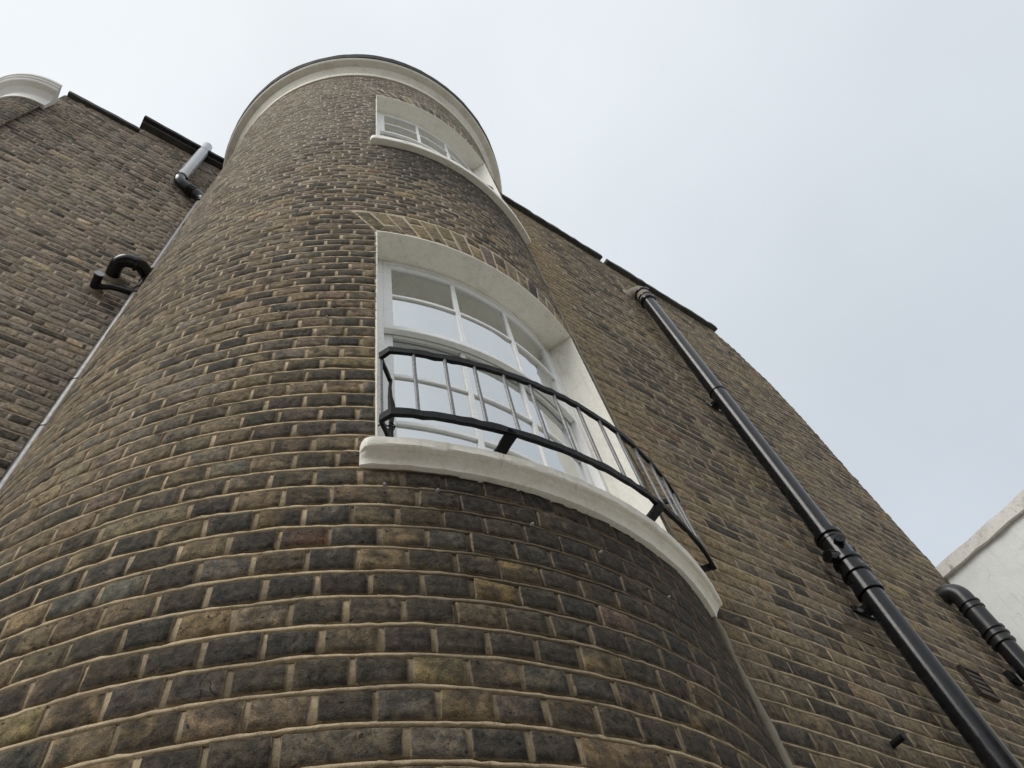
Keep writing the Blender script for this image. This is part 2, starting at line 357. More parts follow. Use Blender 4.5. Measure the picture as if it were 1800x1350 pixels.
def lay(parent, defs, mp, tints, soot_shade, normal_fn, n_single, cname='brick'):
    defs = np.array(defs); mid = mp(defs[:, :4].mean(1), defs[:, 4:6].mean(1), np.zeros(len(defs)))
    area = view_size(mid, normal_fn(mid)) * (defs[:, 1] - defs[:, 0])
    order = np.argsort(-area); top = order[:n_single]; top = top[area[top] > 0]; rest = np.setdiff1d(np.arange(len(defs)), top)
    if len(top):
        V, F, t4, inf = bricks(defs[top], mp, 'hi', tints[top], soot_shade[top])
        for i in range(len(top)):
            c = V[i].mean(0); me = mesh(cname, V[i] - c, F, True, t4[i], inf[i]); o = link(cname, me, BRICK, parent); o.location = c
    if len(rest):
        V, F, t4, inf = bricks(defs[rest], mp, 'lo', tints[rest], soot_shade[rest]); nb, nv = V.shape[:2]
        FF = (F[None] + (np.arange(nb) * nv)[:, None, None]).reshape(-1, 4)
        link('brickwork', mesh('brickwork', V.reshape(-1, 3), FF, True, t4.reshape(-1, 4), inf.reshape(-1, 3)), BRICK, parent, kind='stuff')
def core(parent, S, zlo, zhi, mp, mort, extra=(), keep=None, name='mortar_bed', flush=None):
    """the mortar: a sheet with weather-struck bed joints, just behind the brick faces"""
    zz = []
    k0 = int(math.floor((zlo - Z0) / .075)); k1 = int(math.ceil((zhi - Z0) / .075))
    for k in range(k0, k1 + 1):
        z = Z0 + .075 * k; zz += [(z - .0098, .0028), (z - .0060, .0046), (z - .0044, -.0012), (z + .0030, -.0005), (z + .0043, .0066), (z + .0076, .0062), (z + .0105, .0028)]
    zz = [q for q in zz if zlo <= q[0] <= zhi and all(abs(q[0] - x) > 1e-4 for x in extra)] + [(x, .0035) for x in extra] + [(zlo, .004), (zhi, .004)]
    zz = sorted(set(zz)); Z = np.array([q[0] for q in zz]); D = np.array([q[1] for q in zz]); S = np.array(sorted(S))
    SS, ZZ = np.meshgrid(S, Z); DD = np.repeat(D[:, None], len(S), 1) + rng.normal(0, .0008, SS.shape) + .0007 * np.sin(31 * SS + 90 * ZZ)
    DD = np.where(np.repeat(D[:, None], len(S), 1) > .002, np.maximum(DD, .0016), DD)
    base = np.repeat(D[:, None], len(S), 1); gap = np.repeat(smooth01((rng.random((len(D), len(S))) - .55) / .3) * .007, 1, 1)
    DD = np.where((base > .004), DD + gap * 1.6 + .004 * (np.sin(9 * SS + 33 * ZZ) > .35), DD)
    if flush is not None: DD = np.where(flush(SS, ZZ), .0004 + .3 * (DD - .002).clip(-.001, .001), DD)
    Zj = ZZ + np.where(base < 0, rng.normal(0, .0007, SS.shape) + .0010 * np.sin(23 * SS + 71 * ZZ) * np.sin(7 * SS + 1.3 * ZZ), 0)
    V = mp(SS, Zj, DD); idx = np.arange(SS.size).reshape(SS.shape)
    F = np.stack([idx[:-1, :-1], idx[:-1, 1:], idx[1:, 1:], idx[1:, :-1]], -1).reshape(-1, 4)
    sc = ((SS[:-1, :-1] + SS[1:, 1:]) / 2).ravel(); zc = ((ZZ[:-1, :-1] + ZZ[1:, 1:]) / 2).ravel()
    if keep is not None: F = F[keep(sc, zc)]
    t = mort(SS.ravel(), ZZ.ravel())
    # upright joints are dirtier than the bed joints, some more than others
    cell = rng.random((len(Z) // 7 + 2, len(S) // 3 + 2)); ci, cj = np.meshgrid(np.arange(len(S)) // 3, np.arange(len(Z)) // 7)
    dirty = np.where((base > .002) & ~(flush(SS, ZZ) if flush is not None else np.zeros(SS.shape, bool)), .56 + .44 * cell[cj, ci], 1.0); t = t * dirty.reshape(-1, 1)
    t = np.concatenate([t, np.ones((len(t), 1))], 1)
    return link(name, mesh(name, V.reshape(-1, 3), F, True, t), MORTAR, parent)

# ------------------------------------------------------------------ ground
ground = MB(); ground.add([(-400, -400, 0), (400, -400, 0), (400, 400, 0), (-400, 400, 0)], [(0, 1, 2, 3)])
ground.obj('ground', PAVE, kind='structure')

# ------------------------------------------------------------------ the bow
bow = thing('bow_tower', 'tall curved bow of dark yellow-brown brick with two curved sash windows and white cornice', 'building')
PH = 24.0; SJ = math.radians(PH) * R
ZTOP = EYE + 8.19
WIN = [dict(zt=zn(0), zb=EYE + 1.612), dict(zt=zn(-50), zb=zn(-50) - 1.88)]
ARH = .30; SKEW = math.radians(4.9) * R
S_L, S_R = math.radians(-119) * R, math.radians(31) * R     # from the recess wall round to the flank wall
def in_arch(S, Z):
    k = np.zeros(S.shape, bool)
    for w in WIN: k |= (Z > w['zt'] - .004) & (Z < w['zt'] + ARH) & (np.abs(S) < SJ + SKEW * np.clip((Z - w['zt']) / ARH, 0, 1))
    return k
def mort_bow(S, Z):
    base = np.array([.72, .58, .39]); t = np.repeat(base[None], len(S), 0)
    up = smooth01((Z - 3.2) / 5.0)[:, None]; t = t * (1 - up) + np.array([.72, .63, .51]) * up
    # grime washed down below each sill
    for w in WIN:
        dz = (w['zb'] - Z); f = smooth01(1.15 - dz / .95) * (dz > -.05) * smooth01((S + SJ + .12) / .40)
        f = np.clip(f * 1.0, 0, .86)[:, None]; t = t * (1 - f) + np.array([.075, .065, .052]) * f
    f = (smooth01((S - .25) / .35) * smooth01((3.4 - Z) / .8) * .62)[:, None]; t = t * (1 - f) + np.array([.14, .115, .085]) * f  # mortar darkened in colour for the shadowed lower-right corner
    t = np.where(in_arch(S, Z)[:, None], np.array([.66, .57, .42]), t)
    return t
defs = []; k0 = int(math.floor((0 - Z0) / .075)); k1 = int(math.floor((ZTOP - Z0) / .075))
for k in range(k0, k1 + 1):
    za, zb = Z0 + .075 * k, min(Z0 + .075 * (k + 1), ZTOP); zm = (za + zb) / 2
    if zb - za < .03: continue
    right = S_R if zm < EYE + 6.25 else math.radians(62) * R
    runs = [(S_L, right, S_L, right)]
    for w in WIN:
        if w['zb'] - .075 < zm < w['zt']:
            z_open = w['zb'] - .035
            if zm > z_open: runs = [(S_L, -SJ, S_L, -SJ), (SJ, right, SJ, right)]
        elif w['zt'] < zm < w['zt'] + ARH:
            f0 = (za - w['zt']) / ARH; f1 = (zb - w['zt']) / ARH
            a0, a1 = SJ + SKEW * f0, SJ + SKEW * f1
            runs = [(S_L, -a0, S_L, -a1), (a0, right, a1, right)]
    for q in fill(runs, [.1125] if (k % 9) else [.1125, .1125, .1125, .225], start=(.05625 if k % 2 else 0) + random.uniform(-.012, .012)):
        defs.append((*q, za + .0053, zb - .0050))
defs = np.array(defs); nb = len(defs); sm_, zm_ = defs[:, :4].mean(1), defs[:, 4:6].mean(1)
tn = colour(nb, [28, 22, 3, 24, 8, .7, 20], 1.0)
soot_shade = np.clip(rng.beta(2.2, 1.8, nb) * 1.02 + .20 * patch(sm_, zm_), 0, 1.05)
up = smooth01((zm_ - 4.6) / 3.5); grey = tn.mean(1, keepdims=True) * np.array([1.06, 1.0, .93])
tn = tn * (1 - .72 * up[:, None]) + (grey * 1.22) * (.72 * up[:, None]); soot_shade = soot_shade * (1 - .45 * up)  # upper bricks paled in colour, standing in for hazier light higher up
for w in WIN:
    dz = w['zb'] - zm_; f = smooth01(1 - dz / 1.15) * (dz > -.05) * smooth01((sm_ + SJ + .12) / .4); soot_shade = np.clip(soot_shade + .62 * f, 0, 1.15); tn = tn * (1 - .30 * f[:, None])
lo = smooth01((sm_ - .1) / .5) * smooth01((3.4 - zm_) / 1.2); soot_shade = np.clip(soot_shade + .34 * lo, 0, 1.12); tn = tn * (1 - .22 * lo[:, None])  # shade of the lower-right corner painted into the brick colour
lf = smooth01((-sm_ - .7) / .8) * smooth01((zm_ - 2.6) / 1.0); soot_shade = np.clip(soot_shade - .25 * lf, 0, 1.2); tn = tn * (1 - .5 * lf[:, None]) + tn.mean(1, keepdims=True) * np.array([1.12, 1.0, .80]) * 1.35 * (.5 * lf[:, None])  # left side lightened in colour, standing in for light from that side
def nrm_bow(P): v = P - np.array([CX, CY, 0]); v[..., 2] = 0; return v / np.linalg.norm(v, axis=-1, keepdims=True)
lay(bow, defs, map_bow, tn, soot_shade, nrm_bow, 300)
SG = sorted(set(np.round(np.concatenate([np.arange(S_L, math.radians(62) * R, .02), [-SJ, SJ]]), 5)))
def keep_bow(s, z):
    k = np.ones(len(s), bool)
    for w in WIN: k &= ~((np.abs(s) < SJ) & (z > w['zb'] - .03) & (z < w['zt']))
    return k
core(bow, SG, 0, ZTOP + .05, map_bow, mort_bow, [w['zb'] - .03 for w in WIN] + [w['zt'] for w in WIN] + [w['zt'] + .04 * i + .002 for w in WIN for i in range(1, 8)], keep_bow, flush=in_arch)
# rubbed flat arches
for w in WIN:
    NV = 17; jw = .0085; vd = []
    for i in range(NV):
        b0 = -SJ + 2 * SJ * i / NV; b1 = -SJ + 2 * SJ * (i + 1) / NV; t0 = -(SJ + SKEW) + 2 * (SJ + SKEW) * i / NV; t1 = -(SJ + SKEW) + 2 * (SJ + SKEW) * (i + 1) / NV
        cut = [(0, 1)] if i % 2 == 0 else [(0, .36), (.36, 1)] if i % 4 == 1 else [(0, .66), (.66, 1)]
        for f0, f1 in cut:
            L = lambda a, b_, f: a + (b_ - a) * f
            vd.append((L(b0, t0, f0) + jw / 2, L(b1, t1, f0) - jw / 2, L(b0, t0, f1) + jw / 2, L(b1, t1, f1) - jw / 2, w['zt'] + ARH * f0 + .003, w['zt'] + ARH * f1 - .004))
    vd = np.array(vd); vt = colour(len(vd), [22, 30, 9, 8, 3, 0, 30], 1.15)
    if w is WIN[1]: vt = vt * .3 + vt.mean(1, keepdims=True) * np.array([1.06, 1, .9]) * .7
    V, F, t4, inf = bricks(vd, map_bow, 'hi', vt, np.clip(rng.beta(1.4, 2.6, len(vd)), 0, 1))
    for i in range(len(vd)):
        c = V[i].mean(0); o = link('voussoir', mesh('voussoir', V[i] - c, F, True, t4[i], inf[i]), BRICK, bow); o.location = c
# closed shaft and floors behind the brick skin
sh = MB(); sh.sweep([(R - .05, 0), (R - .05, ZTOP)], 62 - 90, 241 - 90, 60, close=False)
sh.obj('inner_wall', PLASTER, bow)
for zf, nm in ((EYE + .9, 'floor'), (WIN[0]['zt'] + .12, 'floor'), (WIN[1]['zt'] + .12, 'ceiling')):
    d = MB(); d.sweep([(0.001, zf), (R - .06, zf), (R - .06, zf + .1), (0.001, zf + .1)], 0, 360, 48); d.obj(nm, PLASTER, bow)
# cornice with lead on top
zc = EYE + 8.18
prof = [(R - .03, zc), (1.497, zc), (1.502, zc + .12), (1.506, zc + .125), (1.520, zc + .17), (1.545, zc + .205), (1.548, zc + .225), (1.580, zc + .232), (1.612, zc + .245), (1.624, zc + .262), (1.624, zc + .29), (R - .03, zc + .29)]
cor = MB().sweep(prof, -216, 36, 150).obj('cornice', STUCCO, bow, angle=28)
mb = MB(); n = 110; v = []; f = []
for i in range(n + 1):
    t = math.radians(-216 + 252 * i / n); j = random.uniform(-.003, .003) + .004 * math.sin(i * .31)
    for r, z in ((1.55, zc + .293), (1.632 + j * .4, zc + .293), (1.642 + j * .6, zc + .45 + j), (1.60, zc + .48), (.05, zc + .6)): v.append((CX + r * math.cos(t), CY + r * math.sin(t), z))
for i in range(n):
    for k in range(4): f.append((i * 5 + k, i * 5 + 5 + k, i * 5 + 6 + k, i * 5 + 1 + k))
mb.add(v, f); mb.obj('lead_capping', LEAD, cor, angle=30)

# ------------------------------------------------------------------ windows of the bow
def window(w, nrow):
    zt, zb = w['zt'] - .013, w['zb']
    fr = MB(); RO, RI = 1.340, 1.262                    # box frame
    fr.cbox(RI, RO, -PH + .1, -PH + 1.75, zb - .02, zt, 2); fr.cbox(RI, RO, PH - 1.75, PH - .1, zb - .02, zt, 2)
    fr.cbox(RI, RO - .001, -PH + 1.75, PH - 1.75, zt - .035, zt); fr.cbox(RI, RO - .001, -PH + 1.75, PH - 1.75, zb - .02, zb + .035)
    win = fr.obj('window', GLOSS, bow, bevel=.003)
    a = PH - 1.78; rh = (zt - .035 - zb - .035) / (nrow + 2); zm = zb + .035 + rh * nrow
    for (r0, r1, z0, z1, rows, bot, top) in ((1.306, 1.334, zm - .012, zt - .037, 2, .034, .044), (1.272, 1.302, zb + .037, zm + .022, nrow, .07, .034)):
        s = MB(); sp = 1.75                              # stile width in degrees
        s.cbox(r0, r1, -a, -a + sp, z0, z1, 2); s.cbox(r0, r1, a - sp, a, z0, z1, 2)
        s.cbox(r0 + .0005, r1 - .0005, -a + sp, a - sp, z0, z0 + bot); s.cbox(r0 + .0005, r1 - .0005, -a + sp, a - sp, z1 - top, z1)
        cw = (2 * a - 2 * sp) / 3; gz = (z1 - top - z0 - bot) / rows; bw = .52
        for c in (1, 2): p = -a + sp + cw * c; s.cbox(r0 + .003, r1 - .003, p - bw, p + bw, z0 + bot, z1 - top, 1)
        for q in range(1, rows):
            z = z0 + bot + gz * q
            for c in range(3): s.cbox(r0 + .0035, r1 - .0035, -a + sp + cw * c + (bw if c else 0), -a + sp + cw * (c + 1) - (bw if c < 2 else 0), z - .011, z + .011)
        sa = s.obj('sash', GLOSS, win, bevel=.002)
        for q in range(rows):
            for c in range(3):
                rm = (r0 + r1) / 2 + random.uniform(-.001, .001)
                MB().cbox(rm - .002, rm + .002, -a + sp + cw * c + (bw if c else 0), -a + sp + cw * (c + 1) - (bw if c < 2 else 0), z0 + bot + gz * q + (.011 if q else 0), z0 + bot + gz * (q + 1) - (.011 if q < rows - 1 else 0), 12).obj('pane', GLASS, win, smooth=True, angle=30)
    # painted reveals and soffit
    rv = MB(); rg = [1.30, 1.35, 1.40, 1.45, R + .0005, R + .003]
    rv.cbox(1.30, R + .003, -PH - .12, -PH + .22, zb - .02, w['zt'] - .012, 1); rv.cbox(1.30, R + .003, PH - .22, PH + .12, zb - .02, w['zt'] - .012, 1)
    rv.cbox(1.30, R + .0025, -PH - .02, PH + .02, w['zt'] - .0125, w['zt'] + .003)
    rv.obj('reveal', CREAM, win, bevel=.003)
    st, h = zb, .075
    pf = [(1.24, st - .062), (R + .004, st - .078), (R + .016, st - .077), (R + .019, st - .066), (R + .027, st - .054), (R + .036, st - .048), (R + .038, st - .042), (R + .050, st - .039), (R + .054, st - .034), (R + .055, st - .005), (R + .048, st), (1.30, st + .012), (1.24, st + .012)]
    if nrow == 3 and w is WIN[1]: pf = [(1.24, st - .07), (R + .044, st - .07), (R + .048, st - .066), (R + .050, st - .004), (R + .046, st), (1.30, st + .012), (1.24, st + .012)]
    q = MB(); vv = []; ff = []; ths = [-115.75, -115.6, -115.3, -114.9, -114.4] + list(np.linspace(-113.6, -60, 58)); mq = len(pf)
    for i, th in enumerate(ths):
        k = [.35, .62, .84, .96, 1.0][i] if i < 5 else 1.0; t = math.radians(th)
        for (r_, z_) in pf:
            r2 = r_ if r_ < R else R + (r_ - R) * k + (random.uniform(-.0012, .0012) if r_ > R else 0); z2 = st - .04 + (z_ - st + .04) * (.75 + .25 * k) + random.uniform(-.0008, .0008)
            vv.append((CX + r2 * math.cos(t), CY + r2 * math.sin(t), z2))
    for i in range(len(ths) - 1):
        for k in range(mq): ff.append((i * mq + k, (i + 1) * mq + k, (i + 1) * mq + (k + 1) % mq, i * mq + (k + 1) % mq))
    ff += [tuple(range(mq)), tuple((len(ths) - 1) * mq + k for k in range(mq - 1, -1, -1))]
    q.add(vv, ff).obj('sill', CREAM, win, angle=30)
    return win
for w in WIN: window(w, 3)

# ------------------------------------------------------------------ flat wall right of the bow
flank = thing('brick_wall', 'flat yellow-brown brick wall right of the bow, with thick black pipe on it', 'wall')
EDGE = np.array([(-9, 4.93), (3.0, 4.93), (4.7, 4.94), (5.5, 4.94), (5.96, 4.79), (6.34, 4.57)])
def xedge(z): return np.interp(z - EYE, EDGE[:, 0], EDGE[:, 1])
ZR = EYE + 6.31; X_L = CX + math.sqrt(R * R - (YR - CY) ** 2) - .02
defs = []; k1 = int(math.floor((ZR - Z0) / .075))
VENTS = [(2.855, 3.075, EYE + 1.80, EYE + 1.875, 'a'), (2.47, 2.70, EYE + 5.20, EYE + 5.275, 'b')]
vent_cells = []; AIRB = plain('fired_air_brick', (.15, .12, .085), .9, (.05, .045, .04), 20, .5, .4, 150, .2)
for k in range(k0, k1 + 1):
    za, zb = Z0 + .075 * k, min(Z0 + .075 * (k + 1), ZR); xe = float(xedge((za + zb) / 2)) + random.uniform(-.008, .008)
    if zb - za < .03: continue
    runs = [(X_L, xe, X_L, xe)]
    for (x0, x1, v0, v1, kind) in VENTS:
        if za <= (v0 + v1) / 2 < zb: runs = [(X_L, x0, X_L, x0), (x1, xe, x1, xe)]; vent_cells.append((x0, x1, za, zb, kind))
    for q in fill(runs, [.2275, .1145], start=(.171 if k % 2 else 0) + random.uniform(-.012, .012)): defs.append((*q, za + .0045, zb - .0043))
defs = np.array(defs); nb = len(defs); sm_, zm_ = defs[:, :4].mean(1), defs[:, 4:6].mean(1)
tn = colour(nb, [26, 18, 2, 24, 9, .3, 28], 1.06); tn = tn * .62 + tn.mean(1, keepdims=True) * np.array([1.14, 1.0, .80]) * .38; soot_shade = np.clip(rng.beta(1.4, 2.3, nb), 0, 1)
yl = smooth01((2.35 - sm_) / .35) * smooth01((zm_ - 2.9) / .6) * (.75 + .25 * np.sin(zm_ * 2.1)); tn = tn * (1 - .62 * yl[:, None]) + np.array([.29, .215, .12]) * (.62 * yl[:, None]); soot_shade = np.clip(soot_shade + .25 * patch(sm_ * 1.3, zm_), 0, 1) * (1 - .7 * yl)
lw = smooth01((3.6 - zm_) / 1.6); soot_shade = np.clip(soot_shade + .14 * lw, 0, 1.1); tn = tn * (1 - .14 * lw[:, None])  # shade near the ground put into the flank brick colour
nrm_y = lambda P: np.broadcast_to(np.array([0, -1.0, 0]), P.shape)
lay(flank, defs, map_flat(YR), tn, soot_shade, nrm_y, 300)
def mort_flank(S, Z):
    t = np.repeat(np.array([[.60, .50, .36]]), len(S), 0); f = (smooth01((2.25 - S) / .3) * smooth01((Z - 2.9) / .6) * .7)[:, None]; t = t * (1 - f) + np.array([.50, .41, .27]) * f
    return t
core(flank, np.arange(X_L, 5.0, .04), 0, ZR + .02, map_flat(YR), mort_flank, keep=lambda s, z: (s < xedge(z) - .012) & ~np.any([(s > a + .02) & (s < b_ - .02) & (z > c - .002) & (z < d_ + .002) for (a, b_, c, d_, _k) in vent_cells], axis=0))
bd = MB(); ze = [0, 3.0, 4.7, 5.5, 5.96, 6.3]; v = []; f = []
for z in [0] + [EYE + q for q in (3.0, 4.7, 5.5, 5.96, 6.31)]:
    xe = float(xedge(z)) - .014; v += [(X_L, YR + .012, z), (xe, YR + .012, z), (xe, YR + .45, z), (X_L, YR + .45, z)]
for i in range(5):
    for k in range(4): f.append((i * 4 + k, i * 4 + (k + 1) % 4, i * 4 + 4 + (k + 1) % 4, i * 4 + 4 + k))
f += [(3, 2, 1, 0), (20, 21, 22, 23)]; bd.add(v, f).obj('wall_backing', CEMENT, flank)
for (x0, x1) in ((1.62, 3.03), (3.105, 4.62)):
    c = MB(); n = 26; pts = [(x0 + (x1 - x0) * i / n, 1.245 + random.uniform(-.003, .003), EYE + 6.335 + random.uniform(-.004, .004)) for i in range(n + 1)]
    c.bar(pts, Vector((0, 1, 0)), .34, .06, .012).obj('coping', SLATE, flank)
for (x0, x1, za, zb, kind) in vent_cells:      # perforated air bricks
    a = MB(); nx = 11 if kind == 'a' else 9; x0 += .006; x1 -= .006; za += .006; zb -= .006; y0 = YR - .002; y1 = YR + .004
    a.box(x0, x1, y0, y1, za, za + .008); a.box(x0, x1, y0, y1, zb - .008, zb)
    rows = 3 if kind == 'a' else 1; hz = (zb - za - .016)
    for i in range(nx + 1):
        xx = x0 + (x1 - x0 - .007) * i / nx; a.box(xx, xx + .007, y0 + .0006, y1, za + .008, zb - .008)
    for r_ in range(1, rows): zz = za + .008 + hz * r_ / rows; a.box(x0 + .009, x1 - .009, y0 + .0012, y1, zz - .004, zz + .004)
    ab = a.obj('air_brick', AIRB if kind == 'a' else PALECEM, flank); MB().box(x0, x1, YR + .0105, YR + .0115, za, zb).obj('cavity_shade_plate', IRON, ab)  # black plate stands in for the shaded depth of the holes
# mortar fillet in the angle between bow and wall
fi = MB(); pts = []; n = 90
xj = CX + math.sqrt(R * R - (YR - CY) ** 2)
for i in range(n + 1): pts.append((xj + .002 + random.uniform(-.003, .003), YR - .001 + random.uniform(-.002, .002), (EYE + 6.3) * i / n))
fi.tube(pts, [(.015 if q[2] < EYE + 1.6 else .008) + random.uniform(-.003, .003) for q in pts], 8, False).obj('mortar_fillet', PALECEM, flank, smooth=True, angle=80)
# louvred vent cover
lv = MB(); x0, x1, z0, z1 = 3.815, 3.985, EYE + 1.722, EYE + 1.885; yf = YR - .022
lv.box(x0, x1, yf, YR + .004, z0, z0 + .013); lv.box(x0, x1, yf, YR + .004, z1 - .013, z1); lv.box(x0, x0 + .013, yf + .0005, YR + .004, z0 + .013, z1 - .013); lv.box(x1 - .013, x1, yf + .0005, YR + .004, z0 + .013, z1 - .013)
lvo = lv.obj('vent_cover', TERRA, flank, bevel=.002)
for i in range(4):
    z = z0 + .015 + i * .034; s = MB()
    s.add([(x0 + .013, yf + .004, z), (x1 - .013, yf + .004, z), (x1 - .013, yf + .010, z + .033), (x0 + .013, yf + .010, z + .033), (x0 + .013, yf + .008, z), (x1 - .013, yf + .008, z), (x1 - .013, yf + .014, z + .033), (x0 + .013, yf + .014, z + .033)],
          [(0, 1, 2, 3), (7, 6, 5, 4), (0, 4, 5, 1), (3, 2, 6, 7)]).obj('slat', TERRA, lvo)

# ------------------------------------------------------------------ recessed wall left of the bow
rec = thing('brick_wall', 'flat purple-brown brick wall left of the bow, stepping up under dark copings', 'wall')
ZL1, ZL2, XS = EYE + 8.95, EYE + 9.16, -1.36; XL0, XL1 = -2.135, -.06
defs = []
for k in range(k0, int(math.floor((ZL2 - Z0) / .075)) + 1):
    za, zb = Z0 + .075 * k, Z0 + .075 * (k + 1); zm = (za + zb) / 2
    a = XL0 if zm < ZL1 else XS
    if zb > ZL2: zb = ZL2
    if zb - za < .03: continue
    for q in fill([(a, XL1, a, XL1)], [.2275, .1145], start=(.171 if k % 2 else 0) + random.uniform(-.012, .012)): defs.append((*q, za + .0053, zb - .0050))
defs = np.array(defs); nb = len(defs); sm_, zm_ = defs[:, :4].mean(1), defs[:, 4:6].mean(1)
tn = colour(nb, [22, 12, 3, 24, 30, .4, 20], 1.0); tn = tn * .45 + tn.mean(1, keepdims=True) * np.array([1.12, .99, .88]) * .55; tn *= 1.85; soot_shade = np.clip(rng.beta(1.4, 2.8, nb) + .10 * patch(sm_ * 1.2 + 2, zm_), 0, 1)
tp = smooth01((zm_ - 8.3) / 1.8); soot_shade = np.clip(soot_shade + .22 * tp, 0, 1.1); tn = tn * (1 - .10 * tp[:, None])
lay(rec, defs, map_flat(YL), tn, soot_shade, nrm_y, 300)
mort_rec = lambda S, Z: np.repeat(np.array([[.68, .59, .475]]), len(S), 0) * (1 - .35 * smooth01((Z - 8.5) / 1.6))[:, None]
core(rec, np.arange(XL0, XL1 + .04, .04), 0, ZL2, map_flat(YL), mort_rec, [ZL1], keep=lambda s, z: (z < ZL1) | (s > XS))
MB().box(XL0, XL1, YL + .012, YL + .4, 0, ZL1 - .004).obj('wall_backing', CEMENT, rec)
MB().box(XS + .004, XL1 + .001, YL + .014, YL + .4, ZL1 - .004, ZL2).obj('wall_backing', CEMENT, rec)
def slab(x0, x1, yf, yb, z0, z1):
    c = MB(); n = 14; c.bar([(x0 + (x1 - x0) * i / n, (yf + yb) / 2 + random.uniform(-.002, .002), (z0 + z1) / 2 + random.uniform(-.003, .003)) for i in range(n + 1)], Vector((0, 1, 0)), yb - yf, z1 - z0, .01); return c
slab(-2.12, XS - .01, YL - .045, YL + .42, ZL1 + .001, ZL1 + .065).obj('coping', SLATE, rec)
slab(XS - .03, XL1 + .3, YL - .075, YL + .42, ZL2 + .001, ZL2 + .05).obj('coping', SLATE, rec)
slab(XS - .05, XL1 + .3, YL - .125, YL + .42, ZL2 + .051, ZL2 + .11).obj('coping', LEAD, rec)
# rounded corner beyond it, with its own cornice
rc = thing('rounded_corner', 'small rounded brick corner with white moulded cornice at far left edge', 'building')
defs = []; sc1 = RC * math.pi / 2 + 1.2
for k in range(k0, int(math.floor((ZTOP - Z0) / .075)) + 1):
    za, zb = Z0 + .075 * k, min(Z0 + .075 * (k + 1), ZTOP)
    if zb - za < .03: continue
    for q in fill([(-.02, sc1, -.02, sc1)], [.1125], start=(.056 if k % 2 else 0)): defs.append((*q, za + .005, zb - .005))
defs = np.array(defs); nb = len(defs)
lay(rc, defs, map_corner, colour(nb, [20, 10, 2, 28, 30, 0, 12]), np.clip(rng.beta(2, 1.6, nb), 0, 1), lambda P: np.broadcast_to(np.array([-.5, -.8, 0]), P.shape), 40)
core(rc, np.arange(-.02, sc1, .035), 0, ZTOP, map_corner, lambda S, Z: np.repeat(np.array([[.40, .36, .31]]), len(S), 0))
pr = [(-.03, 0), (.016, 0), (.020, .16), (.030, .175), (.060, .20), (.075, .215), (.128, .225), (.140, .24), (.142, .265), (.156, .275), (.158, .30), (.172, .312), (.175, .345), (-.03, .35)]
mb = MB(); v = []; f = []; path = [-.05] + list(np.linspace(0, RC * math.pi / 2, 26)) + [sc1]
for s_ in path:
    for (o_, h_) in pr: v.append(tuple(map_corner(np.array([s_]), np.array([ZTOP - .01 + h_]), np.array([-o_]))[0]))
mm = len(pr)
for i in range(len(path) - 1):
    for k in range(mm): f.append((i * mm + k, i * mm + (k + 1) % mm, (i + 1) * mm + (k + 1) % mm, (i + 1) * mm + k))
f.append(tuple(range(mm))); f.append(tuple((len(path) - 1) * mm + k for k in range(mm - 1, -1, -1)))
mb.add(v, f).obj('cornice', plain('clean_white_cornice', (.72, .71, .68), .6, (.5, .47, .42), 5, .3, .1, 80, .3), rc, angle=25)
MB().box(-2.5, -2.15, 3.5, 4.5, 0, ZTOP).obj('wall_backing', CEMENT, rc)

# ------------------------------------------------------------------ iron window guard
rail = thing('window_guard', 'low curved black iron guard rail with thin bars before the lower window', 'railing')
RG, ZT_, ZB_ = 1.570, EYE + 2.037, EYE + 1.678; P0, P1 = -23.75, 27.2
for z in (ZT_, ZB_):
    n = 48; pts = [pol(RG - (.025 if i == 0 else 0) + random.uniform(-.0012, .0012), P0 + (P1 - P0) * i / n, z + random.uniform(-.0012, .0012)) for i in range(n + 1)]
    MB().bar(pts, [(p - Vector((CX, CY, p.z))) for p in pts], .013, .030, .12).obj('rail', IRON, rail)
    a = pol(RG - .025, P0, z); b_ = pol(1.462, -22.2, z - .006)
    pts = [a.lerp(b_, i / 5) for i in range(6)]; MB().bar(pts, Vector((0, 0, 1)), .024, .010, .12).obj('return_bar', IRON, rail)
    a = pol(RG, P1, z); b_ = pol(1.49, 23.3 if z == ZB_ else 25.5, z - (.06 if z == ZB_ else 0)); pts = [a.lerp(b_, i / 5) for i in range(6)]
    MB().bar(pts, Vector((0, 0, 1)), .024, .010, .12).obj('return_bar', IRON, rail)
BAL = plain('baluster_sheen_paint', (.09, .09, .095), .25, (.26, .25, .24), 45, .55, .4, 150, .6, .3)  # highlights on the bars lightened into the paint colour
for i in range(14):
    ph = -19.8 + 3.74 * i + random.uniform(-.15, .15)
    if ph > P1 - .3: break
    a = pol(RG - .001, ph, ZB_); b_ = pol(RG - .001, ph, ZT_)
    MB().tube([a.lerp(b_, q / 6) + Vector((random.uniform(-.0006, .0006), random.uniform(-.0006, .0006), 0)) for q in range(7)], .0062, 8).obj('baluster', BAL, rail, smooth=True)
a = pol(RG - .030, P0 + .1, ZB_); b_ = pol(RG - .030, P0 + .1, ZT_); MB().tube([a, b_], .0065, 8).obj('baluster', BAL, rail, smooth=True)
a = pol(1.464, -22.2, EYE + 1.60); b_ = pol(1.464, -22.2, ZT_ - .004)
pts = [a.lerp(b_, q / 8) + Vector((.003 * math.sin(q * 1.7), 0, 0)) for q in range(9)]; MB().tube(pts, [.0065, .007, .006, .007, .009, .012, .008, .006, .006], 8).obj('inner_post', IRON, rail, smooth=True)
